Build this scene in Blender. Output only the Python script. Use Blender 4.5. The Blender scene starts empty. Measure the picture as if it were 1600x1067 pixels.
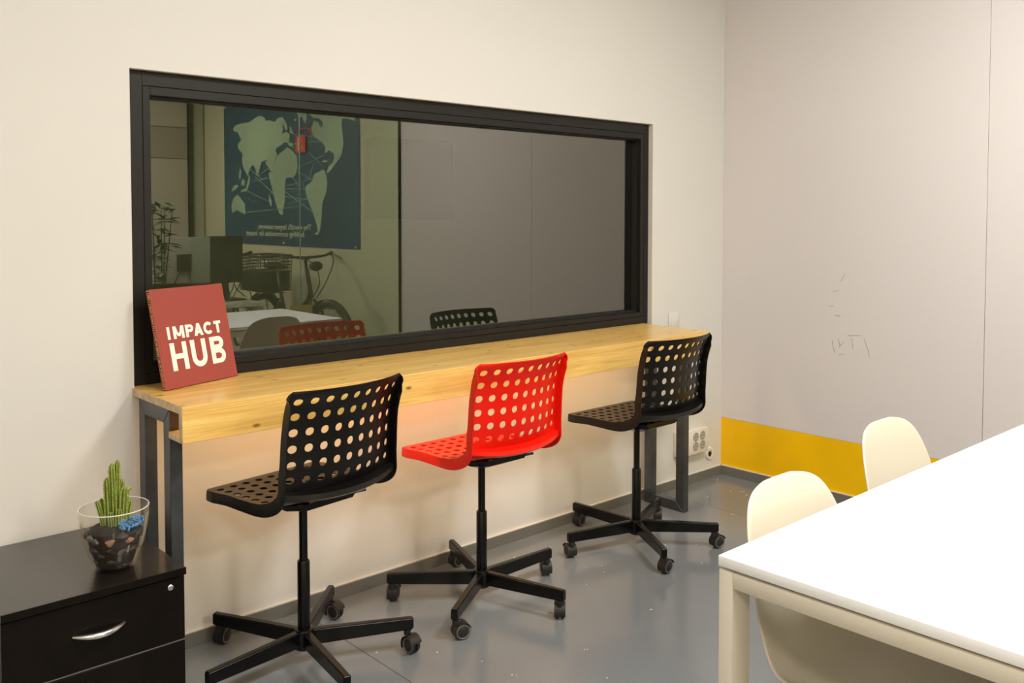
import bpy, bmesh, math, random
from mathutils import Vector, Matrix
from mathutils.geometry import tessellate_polygon
random.seed(7)
PI = math.pi
C = bpy.context.scene.collection
scn = bpy.context.scene

# ---------------------------------------------------------------- camera, world, lights, exposure
cam = bpy.data.cameras.new('camera'); camo = bpy.data.objects.new('camera', cam); C.objects.link(camo)
cam.sensor_fit = 'HORIZONTAL'; cam.sensor_width = 36; cam.lens = 36 * 1414.8 / 1600
cam.shift_y = (392.32 - 533.5) / 1600; cam.shift_x = 0.0
yaw, pit, rol = math.radians(42.3756), math.radians(2.2214), math.radians(.037)
fw = Vector((math.sin(yaw) * math.cos(pit), math.cos(yaw) * math.cos(pit), -math.sin(pit)))
rt = Vector((math.cos(yaw), -math.sin(yaw), 0)); up = rt.cross(fw)
rt, up = rt * math.cos(rol) + up * math.sin(rol), -rt * math.sin(rol) + up * math.cos(rol)
mw = Matrix((rt, up, -fw)).transposed().to_4x4(); mw.translation = Vector((0, -2.766, 1.36))
camo.matrix_world = mw; cam.clip_start = .02
scn.camera = camo

w = bpy.data.worlds.new('world'); scn.world = w; w.use_nodes = True
w.node_tree.nodes['Background'].inputs[0].default_value = (1, .95, .88, 1)
w.node_tree.nodes['Background'].inputs[1].default_value = .05

def area(name, loc, size, power, col=(1, .93, .82), rot=(0, 0, 0)):
    l = bpy.data.lights.new(name, 'AREA'); l.shape = 'RECTANGLE'; l.size, l.size_y = size
    l.energy = power; l.color = col
    o = bpy.data.objects.new(name, l); o.location = loc; o.rotation_euler = rot; C.objects.link(o)
    return o
LIGHTS = [(1.05, -2.15), (2.55, -2.15)]
for i, (x, y) in enumerate(LIGHTS):
    area('ceiling_lamp_light', (x, y, 2.89), (.58, .58), (29, 49)[i], (1, .985, .97))
OFFICE = [(-1.0, -3.0), (-.9, -5.0), (2.3, -5.2)]
for x, y in OFFICE:
    area('office_lamp_light', (x, y, 2.89), (.58, .58), (16, 46, 74)[OFFICE.index((x, y))], (1, .91, .76))
area('led_strip_light', (2.17, -.235, .812), (2.26, .012), 5.1, (1, .68, .33))
area('next_room_light', (.9, 1.4, 2.55), (.4, .4), 1.6, (1, 1, .85))
scn.view_settings.view_transform = 'Standard'; scn.view_settings.look = 'None'
scn.view_settings.exposure = .20; scn.view_settings.gamma = 1
scn.view_settings.use_curve_mapping = False

# ---------------------------------------------------------------- materials
def mat(name, col, rough=.5, metal=0, spec=.5, coat=0, bump=None, var=None, emit=None):
    m = bpy.data.materials.new(name); m.use_nodes = True
    nt = m.node_tree; b = nt.nodes['Principled BSDF']
    b.inputs['Base Color'].default_value = (*col, 1)
    b.inputs['Roughness'].default_value = rough; b.inputs['Metallic'].default_value = metal
    b.inputs['Specular IOR Level'].default_value = spec; b.inputs['Coat Weight'].default_value = coat
    tc = nt.nodes.new('ShaderNodeTexCoord')
    if bump:
        n = nt.nodes.new('ShaderNodeTexNoise'); n.inputs['Scale'].default_value = bump[0]; n.inputs['Detail'].default_value = 4
        nt.links.new(tc.outputs['Object'], n.inputs['Vector'])
        bp = nt.nodes.new('ShaderNodeBump'); bp.inputs['Strength'].default_value = bump[1]; bp.inputs['Distance'].default_value = bump[2]
        nt.links.new(n.outputs['Fac'], bp.inputs['Height']); nt.links.new(bp.outputs['Normal'], b.inputs['Normal'])
    if var:
        n = nt.nodes.new('ShaderNodeTexNoise'); n.inputs['Scale'].default_value = var[0]; n.inputs['Detail'].default_value = 5
        nt.links.new(tc.outputs['Object'], n.inputs['Vector'])
        r = nt.nodes.new('ShaderNodeValToRGB')
        r.color_ramp.elements[0].position = .3; r.color_ramp.elements[1].position = .7
        r.color_ramp.elements[0].color = (*[c * (1 - var[1]) for c in col], 1)
        r.color_ramp.elements[1].color = (*[min(1, c * (1 + var[1])) for c in col], 1)
        nt.links.new(n.outputs['Fac'], r.inputs['Fac']); nt.links.new(r.outputs['Color'], b.inputs['Base Color'])
    if emit:
        b.inputs['Emission Color'].default_value = (*col, 1); b.inputs['Emission Strength'].default_value = emit
    return m

def wood_mat():
    m = bpy.data.materials.new('pine_wood'); m.use_nodes = True
    nt = m.node_tree; N = nt.nodes; L = nt.links; b = N['Principled BSDF']
    tc = N.new('ShaderNodeTexCoord')
    mp = N.new('ShaderNodeMapping'); mp.inputs['Scale'].default_value = (.9, 11, 11); L.new(tc.outputs['Object'], mp.inputs['Vector'])
    n1 = N.new('ShaderNodeTexNoise'); n1.inputs['Scale'].default_value = 2.2; n1.inputs['Detail'].default_value = 6; n1.inputs['Distortion'].default_value = .8
    L.new(mp.outputs[0], n1.inputs['Vector'])
    mp2 = N.new('ShaderNodeMapping'); mp2.inputs['Scale'].default_value = (3, 150, 150); L.new(tc.outputs['Object'], mp2.inputs['Vector'])
    n2 = N.new('ShaderNodeTexNoise'); n2.inputs['Scale'].default_value = 2; n2.inputs['Detail'].default_value = 3; L.new(mp2.outputs[0], n2.inputs['Vector'])
    r1 = N.new('ShaderNodeValToRGB'); e = r1.color_ramp.elements
    e[0].position = .3; e[0].color = (.76, .43, .10, 1); e[1].position = .68; e[1].color = (.95, .64, .20, 1)
    L.new(n1.outputs['Fac'], r1.inputs['Fac'])
    mx = N.new('ShaderNodeMix'); mx.data_type = 'RGBA'; mx.blend_type = 'MULTIPLY'; mx.inputs[0].default_value = .3
    r2 = N.new('ShaderNodeValToRGB'); r2.color_ramp.elements[0].position = .38; r2.color_ramp.elements[0].color = (.62, .48, .3, 1); r2.color_ramp.elements[1].position = .58
    L.new(n2.outputs['Fac'], r2.inputs['Fac']); L.new(r1.outputs[0], mx.inputs[6]); L.new(r2.outputs[0], mx.inputs[7])
    # knots: rare voronoi cells, squeezed across the grain
    mp3 = N.new('ShaderNodeMapping'); mp3.inputs['Scale'].default_value = (5.5, 13, 13); mp3.inputs['Location'].default_value = (.37, .2, .1); L.new(tc.outputs['Object'], mp3.inputs['Vector'])
    sx = N.new('ShaderNodeSeparateXYZ'); L.new(mp3.outputs[0], sx.inputs[0]); ay = N.new('ShaderNodeMath'); ay.operation = 'ADD'; L.new(sx.outputs[1], ay.inputs[0]); L.new(sx.outputs[2], ay.inputs[1])
    cb_ = N.new('ShaderNodeCombineXYZ'); L.new(sx.outputs[0], cb_.inputs[0]); L.new(ay.outputs[0], cb_.inputs[1])
    v = N.new('ShaderNodeTexVoronoi'); v.voronoi_dimensions = '2D'; v.inputs['Scale'].default_value = 1.0; v.inputs['Randomness'].default_value = .95; L.new(cb_.outputs[0], v.inputs['Vector'])
    sep = N.new('ShaderNodeSeparateColor'); L.new(v.outputs['Color'], sep.inputs[0])
    gt = N.new('ShaderNodeMath'); gt.operation = 'GREATER_THAN'; gt.inputs[1].default_value = .55; L.new(sep.outputs[0], gt.inputs[0])
    rk = N.new('ShaderNodeValToRGB'); rk.color_ramp.elements[0].position = .03; rk.color_ramp.elements[0].color = (1, 1, 1, 1)
    rk.color_ramp.elements[1].position = .095; rk.color_ramp.elements[1].color = (0, 0, 0, 1)
    L.new(v.outputs['Distance'], rk.inputs['Fac'])
    mk = N.new('ShaderNodeMath'); mk.operation = 'MULTIPLY'; L.new(gt.outputs[0], mk.inputs[0]); L.new(rk.outputs[0], mk.inputs[1])
    mx2 = N.new('ShaderNodeMix'); mx2.data_type = 'RGBA'; mx2.inputs[7].default_value = (.26, .11, .03, 1)
    L.new(mk.outputs[0], mx2.inputs[0]); L.new(mx.outputs[2], mx2.inputs[6]); L.new(mx2.outputs[2], b.inputs['Base Color'])
    b.inputs['Roughness'].default_value = .34; b.inputs['Coat Weight'].default_value = .25; b.inputs['Coat Roughness'].default_value = .15
    return m

def pane_mat(name, tint, glossf, edge=None):
    m = bpy.data.materials.new(name); m.use_nodes = True
    nt = m.node_tree; N = nt.nodes; L = nt.links; N.clear()
    out = N.new('ShaderNodeOutputMaterial'); t = N.new('ShaderNodeBsdfTransparent'); t.inputs[0].default_value = (*tint, 1)
    g = N.new('ShaderNodeBsdfGlossy'); g.inputs['Roughness'].default_value = 0; g.inputs['Color'].default_value = (1, .98, .9, 1)
    mx = N.new('ShaderNodeMixShader')
    if glossf is None:
        lw = N.new('ShaderNodeLayerWeight'); lw.inputs[0].default_value = .5
        pw = N.new('ShaderNodeMath'); pw.operation = 'POWER'; pw.inputs[1].default_value = 3.5; L.new(lw.outputs['Facing'], pw.inputs[0])
        ad = N.new('ShaderNodeMath'); ad.operation = 'MULTIPLY_ADD'; ad.inputs[1].default_value = .6; ad.inputs[2].default_value = .03; L.new(pw.outputs[0], ad.inputs[0]); L.new(ad.outputs[0], mx.inputs[0])
    else: mx.inputs[0].default_value = glossf
    L.new(t.outputs[0], mx.inputs[1]); L.new(g.outputs[0], mx.inputs[2]); L.new(mx.outputs[0], out.inputs[0])
    return m

def floor_mat():
    m = mat('grey_floor_vinyl', (.185, .195, .20), .17, bump=(9, .08, .003), var=(1.3, .1))
    return m

def board_mat():
    # cream whiteboard film with faint marker scratches
    m = mat('whiteboard_film', (.71, .655, .64), .32, spec=.45)
    return m

M = dict(
    wall=mat('wall_paint', (.715, .685, .64), .6, bump=(60, .08, .002), var=(1.2, .02)),
    rwall=board_mat(),
    yellow=mat('yellow_paint', (.95, .54, .001), .3, spec=.3, var=(4, .04)),
    farwall=mat('office_wall_paint', (.72, .67, .52), .6),
    ceil=mat('ceiling_paint', (.78, .76, .72), .8),
    floor=floor_mat(),
    base=mat('baseboard_grey', (.19, .185, .165), .35, metal=.2),
    seal=mat('sealant_white', (.72, .68, .6), .5),
    frame=mat('window_frame_black', (.012, .010, .008), .42, spec=.3, bump=(200, .05, .001)),
    framein=mat('window_gasket', (.008, .007, .006), .6),
    pane=pane_mat('dark_reflective_pane', (.55, .6, .48), .19),
    clear=pane_mat('clear_partition_glass', (.93, .975, .93), .03),
    edge=mat('glass_edge', (.25, .34, .28), .2),
    vase=pane_mat('vase_glass', (.96, .96, .95), None),
    wood=wood_mat(),
    woodend=mat('wood_end_grain', (.62, .46, .27), .6, var=(40, .25)),
    steel=mat('raw_steel', (.075, .08, .088), .36, metal=.55, var=(7, .35)),
    black=mat('black_plastic', (.0045, .0035, .003), .34, spec=.35, bump=(400, .05, .0006)),
    red=mat('red_plastic', (.74, .010, .002), .34, spec=.35, bump=(400, .05, .0006)),
    tube=mat('black_tube', (.003, .0026, .0025), .25, spec=.32),
    wheel=mat('caster_rubber', (.02, .017, .015), .45, spec=.35),
    ring=mat('caster_ring', (.11, .10, .09), .4),
    white=mat('white_laminate', (.90, .89, .875), .35),
    cream=mat('cream_metal', (.66, .60, .49), .4),
    topedge=mat('table_edge_white', (.72, .69, .66), .4),
    shell=mat('ivory_plastic', (.71, .64, .52), .42),
    cab=mat('wenge_laminate', (.0055, .0035, .0022), .4, spec=.12, bump=(60, .06, .0008), var=(14, .25)),
    cabtop=mat('wenge_top', (.0075, .005, .0035), .3, coat=.5, bump=(60, .06, .0008), var=(14, .25)),
    alu=mat('drawer_trim', (.2, .18, .16), .4, metal=.5),
    chrome=mat('satin_chrome', (.8, .78, .74), .18, metal=1),
    card=mat('sign_red', (.33, .052, .035), .55),
    kraft=mat('cardboard', (.55, .33, .13), .8, var=(90, .3)),
    print=mat('print_cream', (.95, .86, .74), .6),
    socket=mat('socket_plastic', (.80, .74, .66), .4),
    sockin=mat('socket_well', (.42, .38, .33), .5),
    dark=mat('dark_hole', (.01, .01, .01), .6),
    sea=mat('poster_sea', (.014, .085, .17), .5, var=(1.1, .25)),
    land=mat('poster_land', (.46, .60, .46), .6, var=(1.5, .2)),
    line=mat('poster_line', (.30, .52, .55), .6),
    ink=mat('poster_text', (.75, .78, .62), .6),
    tagred=mat('tag_red', (.85, .04, .02), .5),
    stem=mat('cactus_green', (.095, .13, .008), .5, var=(35, .4)),
    spine=mat('cactus_edge', (.29, .33, .06), .6, var=(160, .5)),
    soil=mat('soil_dark', (.02, .012, .008), .9, bump=(120, .6, .004)),
    stone=mat('stone_dark', (.045, .03, .024), .6, var=(40, .5)),
    stoneg=mat('stone_grey', (.16, .145, .125), .6, var=(30, .3)),
    stonep=mat('stone_pink', (.34, .16, .10), .6, var=(30, .35)),
    blue=mat('gravel_blue', (.10, .28, .56), .5, var=(60, .5)),
    bikedark=mat('bicycle_paint', (.03, .028, .024), .4),
    tyre=mat('bicycle_tyre', (.03, .028, .025), .7),
    spoke=mat('bicycle_spoke', (.25, .25, .22), .35, metal=.8),
    mesh=mat('basket_wire', (.06, .055, .05), .5),
    mongrey=mat('monitor_grey', (.35, .33, .28), .5),
    monblack=mat('monitor_black', (.02, .018, .016), .5),
    leaf=mat('leaf_green', (.03, .07, .015), .5),
    green=mat('board_green', (.02, .06, .025), .7),
    nextwall=mat('next_room_wall', (.6, .58, .42), .7),
    blind=mat('blind_grey', (.50, .47, .38), .6), blind2=mat('blind_band', (.36, .33, .26), .6),
    lampm=mat('lamp_diffuser', (1, .93, .82), .5, emit=3),
    led=mat('led_diffuser', (1, .66, .34), .5, emit=4),
    chip=mat('paint_chip_white', (.75, .72, .66), .7),
    pencil=mat('marker_trace', (.35, .32, .32), .7),
)

# ---------------------------------------------------------------- helpers
def bm_new(): return bmesh.new()
def smooth_me(me, ang=40):
    me.polygons.foreach_set('use_smooth', [True] * len(me.polygons))
    try: me.set_sharp_from_angle(angle=math.radians(ang))
    except Exception: pass
def link(name, me, parent=None, loc=(0, 0, 0), rot=(0, 0, 0)):
    o = bpy.data.objects.new(name, me); C.objects.link(o)
    if parent: o.parent = parent
    o.location = loc; o.rotation_euler = rot
    return o
def to_mesh(name, bm, m, smooth=True):
    bmesh.ops.recalc_face_normals(bm, faces=bm.faces)
    me = bpy.data.meshes.new(name); bm.to_mesh(me); bm.free()
    for mm in (m if isinstance(m, (list, tuple)) else [m]): me.materials.append(mm)
    if smooth: smooth_me(me)
    return me
def obj(name, bm, m, parent=None, loc=(0, 0, 0), rot=(0, 0, 0), smooth=True):
    return link(name, to_mesh(name, bm, m, smooth), parent, loc, rot)
def tag(o, label, cat, group=None, kind=None):
    if label: o['label'] = label
    if cat: o['category'] = cat
    if group: o['group'] = group
    if kind: o['kind'] = kind
    return o
def thing(name, label, cat, loc=(0, 0, 0), rz=0, group=None):
    o = bpy.data.objects.new(name, None); C.objects.link(o); o.empty_display_size = .05
    o.location = loc; o.rotation_euler = (0, 0, rz); return tag(o, label, cat, group)
def struct(o, label=None, cat=None):
    o['kind'] = 'structure'
    if label: o['label'] = label
    o['category'] = cat or o.name.split('.')[0].split('_')[0]
    return o
def box(bm, x0, x1, y0, y1, z0, z1, bev=0, seg=2, mi=0):
    vs = [bm.verts.new((x, y, z)) for x in (x0, x1) for y in (y0, y1) for z in (z0, z1)]
    fs = [bm.faces.new([vs[i] for i in f]) for f in ((0, 1, 3, 2), (4, 6, 7, 5), (0, 4, 5, 1), (2, 3, 7, 6), (0, 2, 6, 4), (1, 5, 7, 3))]
    for f in fs: f.material_index = mi
    if bev:
        es = list({e for f in fs for e in f.edges})
        bmesh.ops.bevel(bm, geom=es, offset=bev, segments=seg, affect='EDGES', profile=.5)
    return bm
def B(*a, **k): return box(bm_new(), *a, **k)
def tube(bm, pts, r, n=10, cap=True, closed=False):
    pts = [Vector(p) for p in pts]; rings = []; N = len(pts)
    rr = r if isinstance(r, (list, tuple)) else [r] * N
    prev = None
    for i, p in enumerate(pts):
        a = pts[(i - 1) % N] if (closed or i > 0) else p
        b = pts[(i + 1) % N] if (closed or i < N - 1) else p
        t = (b - a).normalized()
        if prev is None:
            u = t.orthogonal().normalized()
        else:
            u = (prev - t * prev.dot(t)).normalized()
        prev = u; v = t.cross(u)
        rings.append([bm.verts.new(p + (u * math.cos(2 * PI * k / n) + v * math.sin(2 * PI * k / n)) * rr[i]) for k in range(n)])
    for i in range(N if closed else N - 1):
        A, Bq = rings[i], rings[(i + 1) % N]
        for k in range(n): bm.faces.new((A[k], A[(k + 1) % n], Bq[(k + 1) % n], Bq[k]))
    if cap and not closed:
        bm.faces.new(rings[0][::-1]); bm.faces.new(rings[-1])
    return bm
def lathe(bm, prof, n=24, axis='z', off=(0, 0, 0), cap=True):
    off = Vector(off); rings = []
    for r, h in prof:
        ring = []
        for k in range(n):
            c, s = math.cos(2 * PI * k / n) * r, math.sin(2 * PI * k / n) * r
            p = {'z': (c, s, h), 'y': (c, h, s), 'x': (h, c, s)}[axis]
            ring.append(bm.verts.new(off + Vector(p)))
        rings.append(ring)
    for A, Bq in zip(rings, rings[1:]):
        for k in range(n): bm.faces.new((A[k], A[(k + 1) % n], Bq[(k + 1) % n], Bq[k]))
    if cap:
        bm.faces.new(rings[0][::-1]); bm.faces.new(rings[-1])
    return bm
def poly(bm, pts, thick=None, nrm=(0, 0, 1)):
    vs = [bm.verts.new(p) for p in pts]; f = bm.faces.new(vs)
    if thick:
        r = bmesh.ops.extrude_face_region(bm, geom=[f]); nv = [g for g in r['geom'] if isinstance(g, bmesh.types.BMVert)]
        for v_ in nv: v_.co += Vector(nrm) * thick
    return f
def catmull(P, n):
    out = []
    Q = [P[0]] + list(P) + [P[-1]]
    for i in range(1, len(Q) - 2):
        p0, p1, p2, p3 = [Vector(q) for q in Q[i - 1:i + 3]]
        for k in range(n):
            t = k / n
            out.append(.5 * ((2 * p1) + (p2 - p0) * t + (2 * p0 - 5 * p1 + 4 * p2 - p3) * t * t + (3 * p1 - p0 - 3 * p2 + p3) * t ** 3))
    out.append(Vector(P[-1])); return out
def solid(o, t, off=-1):
    m = o.modifiers.new('thickness', 'SOLIDIFY'); m.thickness = t; m.offset = off; return o

# ---------------------------------------------------------------- the room
XR, XL, YF, YN, ZC = 4.024, -1.6, -6.29, 2.56, 2.95
# floor: slab with vinyl sheets, joints run away from the window wall
fl = struct(obj('floor', B(XL - .1, XR + .1, YF - .1, 0, -.1, -.004), M['dark']), 'blue-grey vinyl floor with thin dark joints and white specks', 'floor')
xs = [XL, -.46, 1.53, 3.52, XR]
for a, b in zip(xs, xs[1:]):
    o = obj('floor_sheet', B(a + .0012, b - .0012, YF, 0, -.005, 0), M['floor'], fl)
# wall with the window opening
WX0, WX1, WZ0, WZ1 = .985, 3.44, .8205, 1.800
bm = bm_new()
for a in ((XL - .1, WX0, 0, .14, -.1, ZC), (WX1, XR + .1, 0, .14, -.1, ZC), (WX0, WX1, 0, .14, -.1, WZ0), (WX0, WX1, 0, .14, WZ1, ZC)): box(bm, *a)
bmesh.ops.remove_doubles(bm, verts=bm.verts, dist=1e-5)
struct(obj('wall_back', bm, M['wall'], smooth=False), 'off-white painted wall around the wide dark window', 'wall')
wr = struct(obj('wall_right', B(XR + .012, XR + .15, YF - .1, .0, -.1, ZC), M['farwall']), 'right wall of pale writable panels above a yellow band', 'wall')
obj('wall_panel', B(XR, XR + .013, -1.3028, 0, .2976, ZC, bev=.0008, seg=1), M['rwall'], wr)
obj('wall_panel', B(XR, XR + .013, -2.75, -1.3044, .2976, ZC, bev=.0008, seg=1), M['rwall'], wr)
obj('yellow_band', B(XR - .0006, XR + .013, -2.75, 0, .0, .2970), M['yellow'], wr)['label'] = 'glossy yellow band along the foot of the right wall'
# faint marker traces on the panel
bm = bm_new()
def trace(P, r=.0011):
    tube(bm, [(XR - .0005, y, z) for y, z in P], r, 5)
for P in ([(-.62, .77), (-.625, .74), (-.635, .71)], [(-.65, .78), (-.66, .75), (-.655, .74), (-.68, .77)], [(-.70, .80), (-.76, .805)], [(-.72, .79), (-.725, .74)],
          [(-.78, .79), (-.80, .74), (-.805, .71)], [(-.62, 1.0), (-.65, 1.01)], [(-.6, .93), (-.625, .932)], [(-.63, .89), (-.66, .888)], [(-.66, 1.05), (-.68, 1.09)], [(-.68, .71), (-.65, .70)]):
    trace(P)
o = obj('marker_trace', bm, M['pencil'], wr); o['kind'] = 'stuff'
struct(obj('wall_left', B(XL - .12, XL, YF - .1, 0, -.1, ZC), M['wall']), 'pale left wall beyond the frame', 'wall')
wf = struct(obj('wall_front', B(XL - .1, XR + .1, YF - .12, YF, -.1, ZC), M['farwall']), 'far office wall seen only as a reflection in the window', 'wall')
for z0, z1, m in ((.9, 1.94, 'blind'), (1.945, 2.26, 'blind2'), (2.265, 2.6, 'blind')):
    obj('blind_panel', B(2.9, 3.845, YF, YF + .03, z0, z1, bev=.002, seg=1), M[m], wf)
obj('blind_panel', B(3.905, 4.01, YF, YF + .03, .05, 2.6), M['blind'], wf)
obj('window_post', B(3.85, 3.9, YF, YF + .05, 0, 2.94), M['frame'], wf)
struct(obj('ceiling', B(XL - .1, XR + .1, YF - .1, .1, ZC, ZC + .1), M['ceil']), 'plain pale ceiling above the room', 'ceiling')
# baseboards
def baseboard(nm, x0, x1, y0, y1, lab):
    b_ = struct(obj(nm, B(x0, x1, y0, y1, 0, .0445, bev=.001, seg=1), M['base']), lab, 'baseboard')
    return b_
baseboard('baseboard_back', XL, XR - .014, -.012, 0, 'grey metal baseboard under the window wall')
baseboard('baseboard_right', XR - .014, XR - .0008, -2.74, 0, 'grey metal baseboard under the yellow band')
struct(obj('trim_1', B(XL, XR - .014, -.0085, 0, .0445, .0475), M['seal']), 'pale sealant line on top of the back baseboard', 'trim')
struct(obj('trim_2', B(XR - .01, XR - .0008, -2.74, -.0085, .0445, .0475), M['seal']), 'pale sealant line on top of the right baseboard', 'trim')
# the window
win = bpy.data.objects.new('window_1', None); C.objects.link(win); struct(win, 'wide black-framed window with dark reflecting glass over the pine desk', 'window')
FY = .026
bm = bm_new()
for a in ((.986, 1.031, FY, .12, .8427, 1.7975), (3.407, 3.4385, FY, .12, .8427, 1.7975), (1.031, 3.407, FY, .12, .8427, .875), (1.031, 3.407, FY, .12, 1.755, 1.7975)):
    box(bm, *a, bev=.0008, seg=1)
obj('window_frame', bm, M['frame'], win, smooth=False)
bm = bm_new()
for a in ((1.0322, 1.055, FY + .001, .12, .876, 1.754), (3.383, 3.4058, FY + .001, .12, .876, 1.754), (1.055, 3.383, FY + .001, .12, .876, .8975), (1.055, 3.383, FY + .001, .12, 1.727, 1.754)):
    box(bm, *a, bev=.0012, seg=1)
obj('sash_frame', bm, M['frame'], win, smooth=False)
bm = bm_new()
for a in ((1.055, 1.062, .05, .077, .8976, 1.727), (3.376, 3.383, .05, .077, .8976, 1.727), (1.062, 3.376, .05, .077, .8976, .9065), (1.062, 3.376, .05, .077, 1.722, 1.727)):
    box(bm, *a)
obj('gasket', bm, M['framein'], win, smooth=False)
bm = bm_new(); poly(bm, [(1.052, .078, .885), (3.386, .078, .885), (3.386, .078, 1.73), (1.052, .078, 1.73)])
obj('glass_pane', bm, M['pane'], win, smooth=False)
# reveal lining around the frame
bm = bm_new()
box(bm, WX1 - .0015, WX1 - .0002, .001, FY, .8427, WZ1); box(bm, WX0, WX1, .001, FY, WZ1 - .0012, WZ1 - .0002)
struct(obj('trim_3', bm, M['seal'], smooth=False), 'pale sealed reveal along the top and right of the window', 'trim')

# the dark room behind the glass
struct(obj('wall_behind', B(-2, 6.6, YN, YN + .1, -.1, 2.7), M['nextwall']), 'dim wall of the room behind the window glass', 'wall')
struct(obj('floor_behind', B(-2, 6.6, .14, YN, -.1, 0), M['floor']), 'floor of the dark room behind the window', 'floor')
struct(obj('ceiling_behind', B(-2, 6.6, .14, YN, 2.66, 2.76), M['ceil']), 'ceiling of the dark room behind the window', 'ceiling')
struct(obj('wall_behind_left', B(-2.1, -2, .14, YN, -.1, 2.7), M['nextwall']), 'side wall of the dark room left of the window', 'wall')
struct(obj('wall_behind_right', B(6.6, 6.7, .14, YN, -.1, 2.7), M['nextwall']), 'side wall of the dark room right of the window', 'wall')
t = thing('notice_board', 'dim green notice board on the wall seen through the window glass', 'board', (3.845, YN - .001, 1.34))
obj('board_face', B(-.36, .36, -.05, -.002, .012, .548), M['green'], t)
bm = bm_new()
for a in ((-.37, .37, -.055, 0, 0, .012), (-.37, .37, -.055, 0, .548, .56), (-.37, -.36, -.055, 0, .012, .548), (.36, .37, -.055, 0, .012, .548)): box(bm, *a)
obj('board_frame', bm, M['green'], t)

# glass partition towards the office (seen as a reflection)
gp = thing('glass_partition', 'clear glass partition behind the white table, reflected in the window', 'partition', (0, -2.75, 0))
for a, b in ((2.39, 3.168), (3.172, 4.02)):
    o = obj('glass_pane', B(a, b, -.004, .004, .03, 2.91), [M['clear']], gp)
obj('glass_joint', B(3.1675, 3.1725, -.005, .005, .03, 2.91), M['edge'], gp)
obj('bottom_rail', B(2.39, 4.02, -.012, .012, 0, .03), M['frame'], gp)
obj('top_rail', B(2.39, 4.02, -.012, .012, 2.91, 2.948), M['frame'], gp)
obj('end_channel', B(4.012, 4.021, -.012, .012, .03, 2.91), M['frame'], gp)

# ceiling lamps
for i, (x, y) in enumerate(LIGHTS + OFFICE):
    lab = ['square ceiling lamp above the left of the window desk', 'square ceiling lamp above the white table', 'square office ceiling lamp nearest the left wall', 'square office ceiling lamp over the office desk', 'square office ceiling lamp near the map poster'][i]
    t = thing('ceiling_lamp', lab, 'lamp', (x, y, ZC))
    bm = bm_new()
    for a in ((-.32, .32, -.32, -.3), (-.32, .32, .3, .32), (-.32, -.3, -.3, .3), (.3, .32, -.3, .3)): box(bm, *a, -.035, -.001)
    obj('lamp_frame', bm, M['cream'], t); obj('diffuser', B(-.3, .3, -.3, .3, -.03, -.01), M['lampm'], t)

# ---------------------------------------------------------------- the desk under the window
DX0, DX1 = .98, 3.40
d = thing('window_desk', 'long knotty pine wall desk with a boxed front under the dark window', 'desk', (0, 0, 0))
obj('desk_top', B(DX0, DX1, -.369, .0255, .8207, .8427, bev=.001, seg=1), M['wood'], d)
obj('front_board', B(DX0, DX1, -.369, -.347, .7415, .8206, bev=.001, seg=1), M['wood'], d)
obj('bottom_board', B(DX0, DX1, -.3465, -.272, .7415, .7595, bev=.001, seg=1), M['wood'], d)
bm = bm_new()
for a in ((-.369, .0, .8207, .8427), (-.369, -.347, .7415, .8206), (-.3465, -.283, .7415, .7595)):
    box(bm, DX0 - .0012, DX0 - .0001, a[0], a[1], a[2], a[3])
obj('edge_band', bm, M['woodend'], d)['label'] = 'pale sawn end grain at the left end of the desk'
ls = obj('led_strip', B(1.03, 3.32, -.242, -.228, .8145, .8203), M['led'], d); ls['label'] = 'slim warm light strip under the desk top'
def trestle(x0, lab):
    t = thing('desk_trestle', lab, 'desk leg', (x0, -.267, 0), 0)
    W = .036
    def mitre(name, pts):
        bm = bm_new(); f = poly(bm, [(0, y, z) for y, z in pts]); 
        r = bmesh.ops.extrude_face_region(bm, geom=[f])
        for g in r['geom']:
            if isinstance(g, bmesh.types.BMVert): g.co.x += W
        bmesh.ops.bevel(bm, geom=list(bm.edges), offset=.0015, segments=1, affect='EDGES')
        obj(name, bm, M['steel'], t, smooth=False)
    H, D, a = .8205, .232, .046
    e = .0004
    mitre('leg', [(0, e), (0, H - e), (a, H - a - e), (a, a + e)])
    mitre('leg', [(D, e), (D - a, a + e), (D - a, H - a - e), (D, H - e)])
    mitre('top_bar', [(e, H), (D - e, H), (D - a - e, H - a), (a + e, H - a)])
    mitre('bottom_bar', [(e, 0), (a + e, a), (D - a - e, a), (D - e, 0)])
    return t
trestle(.985, 'raw steel trestle leg under the left end of the pine desk')
trestle(3.345, 'raw steel trestle leg under the right end of the pine desk')

# sockets and switch
t = thing('socket_box', 'white wall socket box with four round sockets right of the desk leg', 'socket', (3.614, 0, .158))
obj('box_body', B(0, .235, -.045, -.0002, 0, .125, bev=.004), M['socket'], t)
for sx, sz in ((.125, .088), (.182, .088), (.125, .04), (.182, .04)):
    bm = bm_new(); lathe(bm, [(.0235, -.0465), (.0225, -.0475), (.020, -.047), (.019, -.0455), (.0185, -.0452)], 24, 'y', (sx, 0, sz))
    s = obj('socket', bm, M['sockin'], t)
    bm = bm_new()
    for dx in (-.0085, .0085): lathe(bm, [(.0026, -.0466), (.0026, -.0452)], 10, 'y', (sx + dx, 0, sz))
    box(bm, sx - .003, sx + .003, -.0466, -.0452, sz + .0135, sz + .0175); box(bm, sx - .003, sx + .003, -.0466, -.0452, sz - .0175, sz - .0135)
    obj('contact_hole', bm, M['dark'], s)
t = thing('outlet_flange', 'small round white wall outlet low beside the room corner', 'outlet', (3.915, 0, .125))
bm = bm_new(); lathe(bm, [(.034, -.0002), (.034, -.006), (.030, -.010), (.019, -.010), (.017, -.004)], 28, 'y'); obj('cover', bm, M['socket'], t)
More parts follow.
